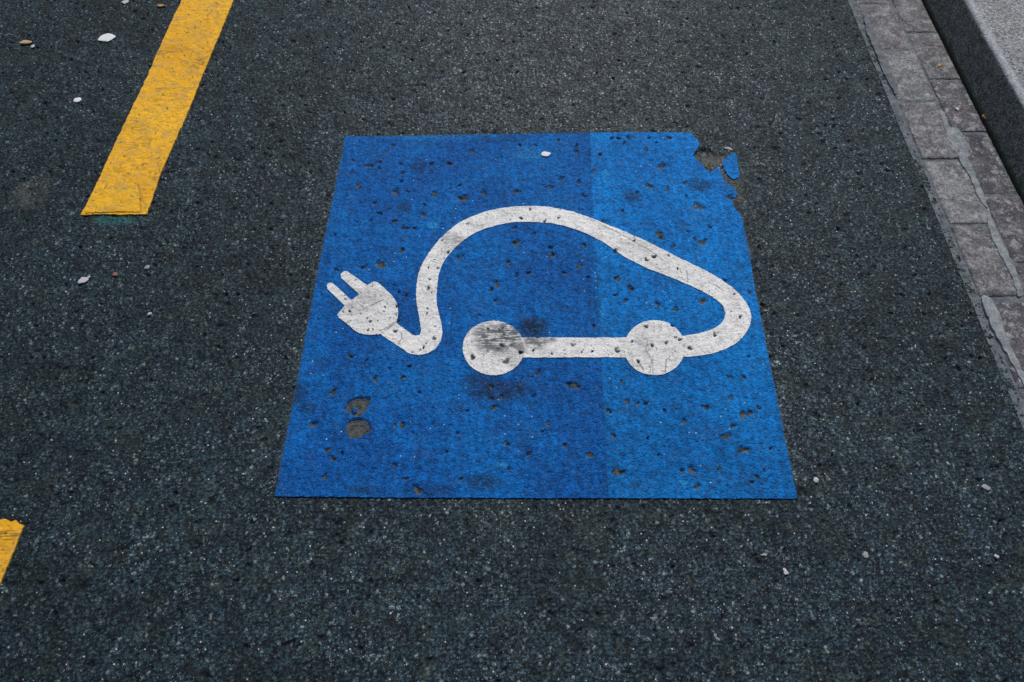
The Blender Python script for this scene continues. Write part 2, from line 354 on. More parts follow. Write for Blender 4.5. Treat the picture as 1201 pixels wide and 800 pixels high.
def sheet(name, poly, step, mat, parent=None, z=0.0, skirt=.003, origin=(0, 0), jit=(.0007, 120), maskfn=None, zfn=None, exact=False):
    """a dense sheet filling the outline, its rim snapped to the outline and turned down as a thin edge"""
    P = poly if exact else resample(poly, step * .5)
    if jit: P = jitter(P, *jit)
    lo = P.min(0) - 2 * step; hi = P.max(0) + 2 * step
    nx, ny = (np.ceil((hi - lo) / step)).astype(int) + 1
    xs = lo[0] + np.arange(nx) * step; ys = lo[1] + np.arange(ny) * step
    X, Y = np.meshgrid(xs, ys); ins = inside(P, X, Y)
    D = np.full(ny * nx, 1e9); SX = X.ravel().copy(); SY = Y.ravel().copy()
    B = resample(P, step * .2)
    ci = np.floor((B - lo) / step).astype(int)
    idx = []; dd = []; bi = []
    for di in (0, 1):
        for dj in (0, 1):
            I = ci[:, 0] + di; J = ci[:, 1] + dj
            d = np.hypot(xs[I] - B[:, 0], ys[J] - B[:, 1]); idx.append(J * nx + I); dd.append(d); bi.append(np.arange(len(B)))
    idx = np.concatenate(idx); dd = np.concatenate(dd); bi = np.concatenate(bi)
    o = np.argsort(-dd); idx, dd, bi = idx[o], dd[o], bi[o]
    D[idx] = dd; near = np.full(ny * nx, -1); near[idx] = bi
    snap = D < .72 * step
    SX[snap] = B[near[snap], 0]; SY[snap] = B[near[snap], 1]
    ok = (ins.ravel() | snap)
    A = (np.arange(ny - 1)[:, None] * nx + np.arange(nx - 1)[None]).ravel()
    Q = np.c_[A, A + 1, A + 1 + nx, A + nx]; K = ok[Q]; cnt = K.sum(1); strict = (ins.ravel() & ~snap)[Q].any(1)
    cx = SX[Q].mean(1); cy = SY[Q].mean(1)
    allsn = (cnt == 4) & ~strict
    keep4 = (cnt == 4) & strict
    ii = np.nonzero(allsn)[0]
    if len(ii): keep4[ii[inside(P, cx[ii], cy[ii])]] = True
    quads = Q[keep4]
    t3 = (cnt == 3) & strict; T = Q[t3]; KT = K[t3]
    tris = np.array([[v for v, kk in zip(r, kr) if kk] for r, kr in zip(T, KT)], int).reshape(-1, 3)
    used = np.zeros(ny * nx, bool); used[quads.ravel()] = True; used[tris.ravel()] = True
    new = np.cumsum(used) - 1; quads = new[quads]; tris = new[tris]
    V = np.c_[SX[used] , SY[used], np.full(used.sum(), z)]
    if zfn is not None: V[:, 2] = zfn(V[:, 0], V[:, 1])
    # skirt
    E = np.concatenate([quads[:, [0, 1]], quads[:, [1, 2]], quads[:, [2, 3]], quads[:, [3, 0]], tris[:, [0, 1]], tris[:, [1, 2]], tris[:, [2, 0]]])
    key = np.sort(E, 1); kk = key[:, 0].astype(np.int64) * len(V) + key[:, 1]
    _, first, cn = np.unique(kk, return_index=True, return_counts=True)
    BE = E[first[cn == 1]]; nb = len(BE); base = len(V)
    top = V[BE.ravel()]; bot = top.copy(); bot[:, 2] -= skirt
    V2 = np.vstack([V, top, bot]); i0 = base + np.arange(nb) * 2
    sq = np.c_[i0 + 1, i0, i0 + 2 * nb, i0 + 1 + 2 * nb]
    quads = np.vstack([quads, sq])
    mask = maskfn(V2[:, 0], V2[:, 1]) if maskfn else np.tile([0, 0, 0, 0], (len(V2), 1))
    V2[:, 0] -= origin[0]; V2[:, 1] -= origin[1]
    return link(name, V2, quads, tris, mat, parent, mask)

# ------------------------------------------------------------------ measured wear
PITS = []
def add(s, ox, oy, L):
    for x, y, r in L:
        px, py = ox + x / s, oy + y / s; g = G(px, py); PITS.append((g[0], g[1], r / s * GS(px, py)))
add(4, 370, 130, [(365,162,10),(255,258,14),(300,270,8),(410,290,9),(305,240,7),(625,250,14),(375,378,18),(555,388,14),(690,410,20),(430,378,8),(200,350,14),(275,432,10),(300,480,10),(505,487,14),(260,512,8),(370,517,9),(415,550,16),(465,553,10),(405,655,14),(225,735,12),(310,725,20),(790,385,14),(675,352,9),(545,250,10),(400,250,9),(735,190,12),(675,690,16),(945,378,14),(905,710,14),(945,770,10),(940,618,18),(1030,160,8),(960,160,8),(1025,575,10),(935,550,12),(175,230,7),(170,285,7),(400,330,8),(510,440,7),(90,580,8),(630,365,6)])
add(4, 640, 130, [(310,128,9),(340,130,8),(385,125,12),(370,150,10),(485,128,7),(578,125,12),(470,180,12),(255,205,10),(550,258,20),(490,355,15),(570,368,12),(655,338,12),(715,448,24),(535,580,20),(605,632,10),(740,615,18),(670,567,10),(360,470,9),(325,660,13),(335,785,14),(180,400,12),(155,332,12),(75,315,12),(20,358,14),(145,190,12),(145,162,10),(30,680,14),(20,640,10),(180,628,10),(225,280,10),(862,405,12),(770,545,8),(700,600,9),(430,380,7),(520,150,6),(660,400,8),(60,140,8)])
add(2.5, 300, 290, [(365,50,12),(235,65,6),(705,105,10),(690,125,7),(705,155,6),(275,320,8),(350,385,9),(430,382,7),(450,350,5),(390,355,5),(225,425,10),(170,520,10),(480,425,5),(430,520,9),(405,525,7),(210,595,9),(225,620,8),(253,603,5),(405,640,7),(440,680,7),(475,712,12),(200,672,8),(700,470,10),(690,445,7),(690,410,7),(720,440,6),(800,605,8),(735,575,9),(460,545,5),(325,330,5),(800,75,6),(595,30,8),(520,520,5),(590,545,5),(620,480,4),(560,600,4),(740,650,5),(600,680,5),(655,200,5)])
add(2.5, 620, 290, [(70,22,8),(150,55,9),(105,75,8),(300,120,9),(260,92,7),(285,155,7),(255,140,6),(378,165,7),(432,180,8),(511,157,11),(175,88,5),(190,230,6),(28,368,9),(120,402,10),(138,408,11),(290,452,9),(320,458,6),(345,458,6),(275,395,6),(55,515,7),(105,580,7),(180,608,9),(248,553,8),(255,656,11),(272,660,9),(235,480,8),(400,480,6),(455,510,8),(520,470,11),(675,470,7),(628,492,11),(648,486,11),(592,380,8),(630,380,7),(595,440,8),(600,525,8),(575,555,9),(590,550,7),(622,596,10),(640,594,9),(480,655,12),(450,658,7),(495,700,9),(655,690,6),(670,675,7),(690,655,5),(710,590,5),(645,320,4),(647,130,6),(15,435,5),(40,540,5),(350,560,4),(380,610,4),(560,650,6)])
add(6.16, 370, 300, [(825,175,11),(810,250,11),(815,90,9),(885,95,11),(810,385,9),(503,375,11),(375,455,10),(395,478,13),(248,405,10),(200,410,10),(412,228,8),(575,548,17),(858,600,18),(780,665,12),(800,635,8),(540,455,7),(415,537,9),(380,540,12),(700,700,7),(495,408,8),(587,370,13),(583,428,8),(865,515,7),(870,240,9),(840,270,8),(290,180,8),(215,315,9),(600,265,10),(655,290,12),(565,210,9),(598,470,12)])
add(4.14, 530, 350, [(102,288,18),(265,308,20),(335,265,14),(240,230,14),(228,160,12),(395,255,8),(588,228,11),(485,270,7),(798,250,15),(808,258,12),(945,140,12),(970,230,11),(1040,218,11),(1105,203,11),(1155,243,14),(905,310,11),(875,212,8),(1085,192,8),(175,150,7),(630,262,6),(680,260,7),(1070,135,9)])
add(2.86, 480, 230, [(65,310,7),(130,190,7),(195,95,6),(375,75,7),(405,45,6),(455,85,7),(500,75,6),(650,85,7),(690,183,8),(755,150,6),(820,205,10),(795,215,8),(1110,408,9),(1090,330,5),(1060,283,7),(1025,465,9),(60,395,5),(80,480,5),(870,200,5),(900,245,5),(110,150,5)])
def lin(s, ox, oy, pts, wpx):
    return ([G(ox + x / s, oy + y / s) for x, y in pts], wpx)
CRACKS = [lin(6.16,370,300,[(360,385),(420,355),(490,325)],.8), lin(6.16,370,300,[(220,495),(260,470)],.8), lin(6.16,370,300,[(465,550),(520,520),(590,480)],.8),
    lin(6.16,370,300,[(300,340),(350,380)],.6), lin(6.16,370,300,[(835,38),(890,62)],.8), lin(6.16,370,300,[(620,560),(625,600),(600,640)],.8),
    lin(4.14,530,350,[(960,370),(970,300),(940,250),(950,205)],.6), lin(4.14,530,350,[(1035,360),(1040,300),(1055,290)],.8), lin(4.14,530,350,[(975,370),(975,280)],.6),
    lin(4.14,530,350,[(930,350),(905,310)],.8), lin(2.86,480,230,[(640,95),(720,135),(800,180),(850,215)],.8), lin(2.86,480,230,[(1005,290),(1060,320)],.6),
    lin(2.86,480,230,[(930,250),(935,290),(900,270)],.6), lin(2.86,480,230,[(330,50),(380,48)],.5)]
BIGPIT = [GP(catmull([(320,250),(345,200),(400,175),(465,180),(470,205),(440,260),(405,290),(370,280),(335,265)], 4), 5, 340, 430),
          GP(catmull([(335,330),(380,303),(450,310),(475,375),(430,400),(400,420),(350,415),(330,370)], 4), 5, 340, 430)]
ISLE = GP(catmull([(362,245),(380,238),(395,252),(388,268),(368,264)], 4), 5, 340, 430)
SOOT_B = [(626,384,17,13,1.0),(585,458,40,13,.75),(560,447,20,8,.7),(345,462,14,14,.75),(362,478,10,8,.6),(566,566,22,10,.65),(492,196,10,8,.6),(474,243,9,7,.55),(741,230,10,7,.75),(820,217,14,9,.7),(800,265,9,7,.5),(430,575,22,5,.6),(455,372,26,3,.5),(690,330,4,30,.3),(590,160,30,8,.3),(500,575,30,7,.4)]
SOOT_W = [(584,399,29,18,1.0),(572,391,18,12,.9),(598,392,19,16,1.0),(606,405,12,12,.8),(628,402,17,8,.9),(640,399,14,5,.7),(535,285,12,10,.55),(522,280,6,10,.5),(560,265,10,4,.4),(430,350,18,12,.35),(600,425,8,8,.4),(415,360,18,10,.3),(755,400,10,16,.25),(860,350,8,14,.25),(745,290,26,8,.25)]
PALE_B = [(507,264,6,4,.6),(448,310,7,3,.5),(620,180,20,8,.25),(520,160,60,5,.2),(710,205,4,6,.4),(707,365,3,6,.4),(588,545,6,3,.5),(802,565,5,3,.4)]
def blobs(L, x, y):
    r = np.zeros(len(x))
    for px, py, rx, ry, a in L:
        g = G(px, py); s = GS(px, py); sy = GSY(px, py)
        d = ((x - g[0]) / (rx * s)) ** 2 + ((y - g[1]) / (ry * sy)) ** 2
        r = np.maximum(r, a * np.clip(1.35 - d * .9, 0, 1))
    return r
def paint_mask(kind):
    def f(x, y):
        m = np.zeros((len(x), 4))
        o = np.argsort(x); xs = x[o]
        for i, (px, py, r) in enumerate(PITS):
            rr = r * 1.6; a_, b_ = np.searchsorted(xs, [px - rr, px + rr])
            j = o[a_:b_]
            if len(j) == 0: continue
            dx = x[j] - px; dy = y[j] - py; ang = np.arctan2(dy, dx)
            k = 1 + .28 * np.sin(ang * 2 + i * 1.7) + .18 * np.sin(ang * 3 + i * 2.9)
            d = np.hypot(dx, dy * 1.0) / (r * k * (1.06 if kind == 'blue' else .80))
            m[j, 0] = np.maximum(m[j, 0], np.clip(1.5 - d, 0, 1))
        if kind == 'blue':
            for B in BIGPIT: m[inside(B, x, y), 0] = 1; m[inside(B, x, y), 3] = 1
            m[inside(ISLE, x, y), 0] = 0
        m[:, 1] = blobs(SOOT_B if kind == 'blue' else SOOT_W, x, y)
        if kind == 'blue':
            m[:, 2] = blobs(PALE_B, x, y)
            g0, g1 = G(691, 157), G(713, 583)
            t = (y - g0[1]) / (g1[1] - g0[1]); sx = g0[0] + t * (g1[0] - g0[0])
            m[:, 1] = np.maximum(m[:, 1], .55 * np.clip(1 - np.abs(x - sx) / .003, 0, 1))
        else:
            for pts, wpx in CRACKS:
                pts = np.array(pts); ww = wpx * .0022
                for (a0, b0), (a1, b1) in zip(pts[:-1], pts[1:]):
                    L2 = (a1 - a0) ** 2 + (b1 - b0) ** 2 + 1e-12
                    t = np.clip(((x - a0) * (a1 - a0) + (y - b0) * (b1 - b0)) / L2, 0, 1)
                    d = np.hypot(x - a0 - t * (a1 - a0), y - b0 - t * (b1 - b0))
                    m[:, 3] = np.maximum(m[:, 3], np.clip(1.4 - d / ww, 0, 1))
        return m
    return f

# ------------------------------------------------------------------ charging bay marking
seam_t, seam_b = (691, 156), (713, 584)
seam = [(691, 156), (694, 230), (698, 330), (704, 420), (709, 510), (713, 584)]
DARK = GP([(405, 160), (450, 160), (560, 158), (640, 156.5)] + seam + [(600, 584), (450, 583.5), (322, 582), (345, 465), (372, 322), (392, 225)])
z3 = [(670,102),(690,108),(700,125),(714,140),(722,155),(712,180),(700,192),(692,207),(705,226),(722,238),(735,250),(748,272),(762,288),(778,286),(795,272),(810,264),(820,276),(828,305),(838,328),(858,345),(880,362),(894,378),(899,398),(888,408),(866,401),(851,404),(862,416),(882,424),(878,442),(890,465),(912,482),(922,510),(928,545),(938,590),(952,650),(965,730),(975,800)]
PALE = GP([(x, y) for x, y in reversed(seam)] + [(760, 155.3)] + [(640 + x / 4, 130 + y / 4) for x, y in z3] + [(895, 385), (912, 470), (935, 585), (860, 585)])
FRAG = GP(catmull([(600,330),(640,322),(668,335),(680,390),(685,450),(692,540),(645,558),(600,530),(565,488),(543,445),(541,395)], 4), 8, 780, 140)
OUT = GP([(405, 160), (807, 155), (849, 155), (935, 585), (322, 582)])
org = G(620, 400)
bay = bpy.data.objects.new('charging_bay_marking', None); C.objects.link(bay); bay.location = (*org, 0); bay.empty_display_size = .2
tag(bay, 'blue square painted on the asphalt with a white electric car and plug symbol', 'road marking')
def part(name, poly, step, mat, kind, parent=bay, jit=(.0016, 130), label=None, skirt=.003):
    o = sheet(name, poly, step, mat, parent, origin=org, maskfn=paint_mask(kind), jit=jit, skirt=skirt)
    if label: o['label'] = label
    return o
part('blue_field', DARK, .002, M_BLUE, 'blue', label='darker blue left part of the square')
part('blue_field', PALE, .002, M_PALE, 'blue', label='brighter blue right strip of the square with a broken corner')
part('paint_fragment', FRAG, .0018, M_PALE, 'blue', jit=(.004, 90), label='loose chip of blue paint off the broken corner')
cable_px = [(465,379.5),(469.5,382.6),(474,386),(479,389.8),(483.6,393),(487.7,394.2),(492,393.4),(494,389.3),(493.2,382),(492,374),(490.3,365),(488.8,356),(488.2,346),(488.6,336),(490.3,324),(494,313),(499.3,303),(506,293),(515,281.5),(525.5,272),(537,263),(550,256),(567,249.5),(585,245.3),(602,243),(620,242.2),(638,242.6),(655,244.9),(673,249),(690,255),(707,261.8),(724.8,269),(742,276.3),(759.7,284),(777,292.8),(794.7,301.7),(812,310.3),(829.7,319),(844,327.3),(857.6,336.6),(867.5,345.5),(875,356),(879.4,364),(880.8,372),(880,380),(876.5,388),(870,397),(861,404.5),(849,410.5),(836.6,414.6),(821,417.5),(805,419),(797,419),(797,394.6),(801.7,394.3),(816,392.2),(830,388.8),(838.5,385),(845.5,380),(849.5,374),(850.6,368),(848,360),(842,353.2),(833,347),(823,341.5),(812,336.6),(798,330.4),(784,324.4),(772,320),(760,315.7),(746,308.8),(732,301.7),(718,291.6),(704,282.4),(690,275.6),(676,270),(662,265.6),(648,262.6),(634,261.2),(620,260.8),(602,261.5),(585,264.2),(571,268),(557,273.7),(546,281),(536,289.4),(528.5,296.8),(522,305),(517.5,314),(514.3,324),(513,336),(512,348.7),(512.5,358.4),(515.3,369.8),(518,381),(519,391),(517.2,400.6),(511,409.6),(501.5,415.3),(490,416.7),(478.8,414.4),(467.4,406.3),(456,399),(446.3,392.5)]
cable = part('cable_line', GP(cable_px), .0015, M_WHITE, 'white', jit=(.0006, 150), skirt=.0025, label='white cable that bends into the outline of a car')
part('sill_line', GP([(611,396.2),(660,396.4),(735.5,396.2),(735.5,419.2),(660,419.6),(611,420)]), .0015, M_WHITE, 'white', jit=(.0006, 150), skirt=.0025, label='straight white line between the wheel discs')
plug_z = [(160,430),(186,396),(218,362),(240,345),(262,320),(275,318),(292,302),(312,288),(335,262),(352,240),(375,222),(408,200),(432,192),(448,198),(470,212),(500,240),(530,270),(555,295),(575,322),(588,345),(594,372),(598,400),(597,432),(592,460),(585,490),(530,522),(470,570),(440,572),(390,575),(345,570),(310,558),(280,540),(240,505),(200,474),(172,452)]
plug = part('plug_head', GP(plug_z, 6.16, 370, 300), .0015, M_WHITE2, 'white', jit=(.0005, 150), skirt=.003)
part('prong', GP([(214,366),(180,332),(88,244),(84,222),(90,206),(106,198),(124,200),(160,232),(266,330),(262,340),(240,352)], 6.16, 370, 300), .0015, M_WHITE, 'white', plug, jit=(.0005, 150), skirt=.0025)
part('prong', GP([(326,292),(290,258),(190,165),(184,145),(190,128),(210,116),(232,117),(262,138),(330,186),(382,222),(376,240),(350,270)], 6.16, 370, 300), .0015, M_WHITE, 'white', plug, jit=(.0005, 150), skirt=.0025)
def ell(cx, cy, rx, ry): return GP([(cx + rx * math.cos(t), cy + ry * math.sin(t)) for t in np.linspace(0, 2 * math.pi, 72, endpoint=False)])
part('wheel_disc', ell(578.8, 409, 36, 32), .0015, M_WHITE2, 'white', jit=(.0006, 120), skirt=.003, label='left wheel disc scuffed grey by tyres')
part('wheel_disc', ell(767.5, 408.4, 35.6, 32.2), .0015, M_WHITE2, 'white', jit=(.0006, 120), skirt=.003, label='right wheel disc, cleaner and cracked')

# ------------------------------------------------------------------ yellow bay lines
def extend(p, y, vp=(660, -962)): t = (y - p[1]) / (vp[1] - p[1]); return (p[0] + t * (vp[0] - p[0]), y)
def yellow(name, px, label, mask=None):
    P = GP(px); o0 = P.mean(0)
    r = bpy.data.objects.new(name, None); C.objects.link(r); r.location = (o0[0], o0[1], 0); r.empty_display_size = .1
    tag(r, label, 'road line', 'yellow bay lines')
    sheet('stripe', P, .0022, M_YEL, r, origin=o0, jit=(.0018, 60), maskfn=mask or (lambda x, y: np.zeros((len(x), 4))), skirt=.004)
    return r, o0
def seg_mask(lines, wpx, x, y):
    o = np.zeros(len(x))
    for L_ in lines:
        for (a0, b0), (a1, b1) in zip(L_[:-1], L_[1:]):
            t = np.clip(((x - a0) * (a1 - a0) + (y - b0) * (b1 - b0)) / ((a1 - a0) ** 2 + (b1 - b0) ** 2 + 1e-12), 0, 1)
            o = np.maximum(o, np.clip(1.5 - np.hypot(x - a0 - t * (a1 - a0), y - b0 - t * (b1 - b0)) / (wpx * .0024), 0, 1))
    return o
def ymask1(x, y):
    m = np.zeros((len(x), 4)); z = lambda L_: [tuple(v) for v in GP(L_, 2.96)]
    m[:, 3] = np.maximum(seg_mask([z([(345,629),(400,633),(445,636),(478,639),(487,665),(486,700),(491,738)])], 1.0, x, y),
                         .7 * seg_mask([z([(478,639),(500,655),(490,690),(510,715),(495,740)]), z([(745,5),(760,20),(725,50),(720,85)]), z([(560,180),(545,195),(550,205)]), z([(640,165),(690,190)])], .7, x, y))
    m[:, 1] = blobs([(205,58,16,5,.35),(190,62,10,3,.5),(160,150,14,6,.35),(233,75,8,6,.45),(165,235,5,12,.4),(170,165,10,5,.35),(140,200,8,4,.3)], x, y); return m
def ymask(x, y):
    m = np.zeros((len(x), 4))
    m[:, 1] = blobs([(8,628,16,6,.6),(2,645,10,5,.4)], x, y); return m
r1, o1 = yellow('bay_line', [extend((213, 0), -190), extend((213, 0), -60), (213.5, 0), (197, 34), (182.5, 66), (178, 78), (169, 98), (144, 150), (118, 206), (95.6, 252.7), (118, 251.2), (140, 252), (172.3, 251.7), (178, 236), (189, 202.7), (203, 171), (216, 142), (232, 103), (248, 64), (261, 32), (274, 0), extend((274, 0), -60), extend((274, 0), -190)],
    'long yellow painted line running away from the camera, left of the blue square', ymask1)
sheet('overlaid_patch', GP([(345,632),(410,634),(478,642),(486,690),(489,738),(400,737),(296,742),(318,690)], 2.96), .0022, M_YEL2, r1, origin=o1, jit=(.0025, 90), skirt=.0028, maskfn=lambda x, y: np.zeros((len(x), 4)))
yellow('bay_line', [(-55,607),(-20,610),(0,610),(6,608.5),(13,612),(19,610.5),(22,614),(28.5,616.5),(14,652),(0,685),extend((0,685),760),extend((0,685),960),(-230,960),(-160,800)],
    'worn end of a yellow painted line cut off by the lower left edge', ymask)

# ------------------------------------------------------------------ road
X0, X1, Y0, Y1 = -2.35, 1.2745, .0, 3.1; st = .0023
nx = int((X1 - X0) / st) + 1; ny = int((Y1 - Y0) / st) + 1
xs = np.linspace(X0, X1, nx); ys = np.linspace(Y0, Y1, ny); GX, GY = np.meshgrid(xs, ys)
edge = np.array([.004 * mn.noise((0, y * 9, 0)) + .0028 * mn.noise((3, y * 45, 0)) + .0022 * mn.noise((5, y * 160, 0)) for y in ys])
GX = GX + edge[:, None] * np.clip((GX - 1.2) / .07, 0, 1)
fx, fy = GX.ravel(), GY.ravel()
def dist_poly(P, x, y, maxd):
    D = np.full(len(x), maxd); lo = P.min(0) - maxd; hi = P.max(0) + maxd
    j = np.nonzero((x > lo[0]) & (x < hi[0]) & (y > lo[1]) & (y < hi[1]))[0]
    for (a0, b0), (a1, b1) in zip(P, np.roll(P, -1, 0)):
        bb = j[(x[j] > min(a0, a1) - maxd) & (x[j] < max(a0, a1) + maxd) & (y[j] > min(b0, b1) - maxd) & (y[j] < max(b0, b1) + maxd)]
        if len(bb) == 0: continue
        L2 = (a1 - a0) ** 2 + (b1 - b0) ** 2 + 1e-12
        t = np.clip(((x[bb] - a0) * (a1 - a0) + (y[bb] - b0) * (b1 - b0)) / L2, 0, 1)
        D[bb] = np.minimum(D[bb], np.hypot(x[bb] - a0 - t * (a1 - a0), y[bb] - b0 - t * (b1 - b0)))
    return D
mk = np.zeros((len(fx), 4))
D1 = dist_poly(DARK, fx, fy, .03); D2 = dist_poly(PALE, fx, fy, .03)
box = (fx > -.6) & (fx < .72) & (fy > .5) & (fy < 1.82); jb = np.nonzero(box)[0]
for P, D in ((DARK, D1), (PALE, D2)):
    i_ = jb[inside(P, fx[jb], fy[jb])]; mk[i_, 1] = np.clip((D[i_] - .005) / .004, 0, 1)   # base course sits lower under the paint
DO = np.minimum(D1, D2)
mk[:, 0] = np.maximum(mk[:, 0], .75 * np.clip(1 - DO / .008, 0, 1) * (fy > .6))
cor = blobs([(832,186,24,10,1.0),(862,216,10,12,.8),(846,205,10,8,.9),(866,232,7,6,.8)], fx, fy); mk[:, 0] = np.maximum(mk[:, 0], cor)
mk[:, 1] = np.maximum(mk[:, 1], 1.4 * blobs([(826,179,10,6,1.0),(838,183,12,5,.6)], fx, fy) * (.5 + RNG.random(len(fx)) * .5 if False else 1))
mk[:, 1] = np.maximum(mk[:, 1], .9 * blobs([(38,228,9,8,1.0)], fx, fy)); mk[:, 0] = np.maximum(mk[:, 0], .45 * blobs([(37,225,22,18,1.0)], fx, fy))
mk[:, 2] = np.exp(-((fx - .2) / .85) ** 2) * np.clip(.25 + .62 * (fy - .3), 0, 1.25)  # dusty lane tone plus vignette falloff, both put into the asphalt colour
mk[:, 3] = blobs([(135,258,24,5,1.0),(118,256,10,4,1.0),(160,245,10,4,.3)], fx, fy)
A = (np.arange(ny - 1)[:, None] * nx + np.arange(nx - 1)[None]).ravel()
quads = np.c_[A, A + 1, A + 1 + nx, A + nx]
V = np.c_[fx, fy, np.zeros(len(fx))]
ox = [-40, X0, X1, ]; far = []; n0 = len(V)
def rect(x0, x1, y0, y1, z=-.0025):
    global V, quads, mk
    b0 = len(V); V = np.vstack([V, [(x0, y0, z), (x1, y0, z), (x1, y1, z), (x0, y1, z)]]); quads = np.vstack([quads, [[b0, b0 + 1, b0 + 2, b0 + 3]]]); mk = np.vstack([mk, np.zeros((4, 4))])
rect(-9, X0, -40, 60); rect(X0, X1, -40, Y0); rect(X0, X1, Y1, 60)
road = link('road', V, quads, [], M_ASPH, mask=mk); tag(road, kind='structure')

# ------------------------------------------------------------------ gutter
def slab(name, x0, x1, y0, y1, z0, z1, mat, kind='structure'):
    V = [(x, y, z) for z in (z0, z1) for x, y in ((x0, y0), (x1, y0), (x1, y1), (x0, y1))]
    o = link(name, V, [(3, 2, 1, 0), (4, 5, 6, 7), (0, 1, 5, 4), (1, 2, 6, 5), (2, 3, 7, 6), (3, 0, 4, 7)], [], mat, smooth=False)
    return tag(o, kind=kind)
bp = resample(np.array([(1.255, -6.0), (1.5285, -6.0), (1.5285, 9.0), (1.255, 9.0)]), .02)
def bed_z(x, y): return np.array([-.0022 + .0018 * mn.noise((a * 40, b * 40, 0)) + .001 * mn.noise((a * 150, b * 150, 0)) + (.0018 if 1.2825 < a < 1.5285 else 0) for a, b in zip(x, y)])
bd = sheet('gutter_bed', np.array([(1.255, -.1), (1.5285, -.1), (1.5285, 3.3), (1.255, 3.3)]), .006, M_MOR, z=0, skirt=.04, jit=None, zfn=bed_z)
tag(bd, kind='structure')
slab('gutter', 1.2745, 1.5285, -6, -.103, -.05, -.004, M_MOR); slab('gutter', 1.2745, 1.5285, 3.303, 9, -.05, -.004, M_MOR)

def block(x0, x1, y0, y1, mat, label, seed):
    w, l = x1 - x0, y1 - y0; nx_, ny_ = 30, 56; V = []
    off = Vector((seed * 3.1, seed * 1.7, 0)); tx, ty = (random.uniform(-.01, .01) for _ in range(2)); dz = random.uniform(-.0012, .0012)
    for j in range(ny_ + 1):
        for i in range(nx_ + 1):
            u, v = i / nx_, j / ny_
            u = .5 - .5 * math.cos(math.pi * u) if False else u
            x = -w / 2 + w * u; y = -l / 2 + l * v
            e = min(x + w / 2, w / 2 - x, y + l / 2, l / 2 - y)
            n1 = mn.noise(Vector((x * 60, y * 60, 0)) + off); n2 = mn.noise(Vector((x * 14, y * 14, 3)) + off); n3 = mn.noise(Vector((x * 220, y * 220, 3)) + off)
            rim = max(0, 1 - e / .007)
            z = .0025 + dz + x * tx + y * ty + .0013 * n2 + .0007 * n1 + .0003 * n3 - rim * rim * (.0035 + .002 * n1)
            if i in (0, nx_): x += .0016 * mn.noise(Vector((i, y * 45, 5)) + off)
            if j in (0, ny_): y += .0018 * mn.noise(Vector((x * 45, j, 5)) + off)
            V.append((x, y, z))
    Q = [(j * (nx_ + 1) + i, j * (nx_ + 1) + i + 1, (j + 1) * (nx_ + 1) + i + 1, (j + 1) * (nx_ + 1) + i) for j in range(ny_) for i in range(nx_)]
    ring = [i for i in range(nx_)] + [j * (nx_ + 1) + nx_ for j in range(ny_)] + [ny_ * (nx_ + 1) + nx_ - i for i in range(nx_)] + [(ny_ - j) * (nx_ + 1) for j in range(ny_)]
    b0 = len(V); V += [(V[i][0], V[i][1], -.03) for i in ring]; m = len(ring)
    Q += [(ring[(i + 1) % m], ring[i], b0 + i, b0 + (i + 1) % m) for i in range(m)]
    o = link('gutter_block', V, Q, [], mat); o.location = ((x0 + x1) / 2, (y0 + y1) / 2, 0)
    o.rotation_euler = (0, 0, random.uniform(-.006, .006))
    return tag(o, label, 'paving block', 'gutter blocks')
LY = [3.24, 2.975, 2.71, 2.445, 2.18, 1.914, 1.643, 1.379, 1.112, .834, .565, .30]
LL = ['grey gutter block beside the asphalt, past the top edge, farther of two', 'grey gutter block in the row beside the asphalt, just past the top edge', 'grey block cut by the top edge, in the row beside the asphalt',
      'topmost whole grey block in the row beside the asphalt', 'second whole grey block from the top in the asphalt side row, with pale lime bloom', 'third whole grey block from the top in the asphalt side row, dusty',
      'grey block left of the widest pale mortar smear, fourth whole one down', 'grey block just above the wide pale mortar joint, fifth down', 'purplish block just below the wide pale mortar joint, at the right edge',
      'small sliver of block at the right edge, nearest the camera', 'gutter block past the right edge in the asphalt side row']
LM = [0, 2, 0, 0, 2, 0, 2, 0, 1, 1, 0]
for i in range(len(LL)): block(1.2825, 1.413, LY[i + 1] + (.004 if i != 7 else .011), LY[i] - .004, M_ST[LM[i]], LL[i], i + 1)
RY = [3.31, 3.055, 2.795, 2.535, 2.276, 2.021, 1.765, 1.493, 1.235, .98, .72, .46]
RL = ['purplish gutter block beside the kerb, past the top edge, farthest', 'purplish gutter block beside the kerb, past the top edge, middle one', 'purplish gutter block beside the kerb, just past the top edge', 'block at the foot of the kerb, cut by the top edge',
      'purple grey block at the foot of the kerb holding a small orange leaf scrap', 'purple grey block at the foot of the kerb with a pale fleck in its middle', 'darkest purple block at the foot of the kerb, lying right of the pale mortar smear',
      'block at the foot of the kerb cut by the right edge', 'kerb side gutter block past the right edge, first', 'kerb side gutter block past the right edge, second', 'kerb side gutter block past the right edge, third']
for i in range(len(RL)): block(1.4175, 1.5265, RY[i + 1] + .004, RY[i] - .004, M_ST[1 if i not in (3, 4) else 0], RL[i], i + 30)

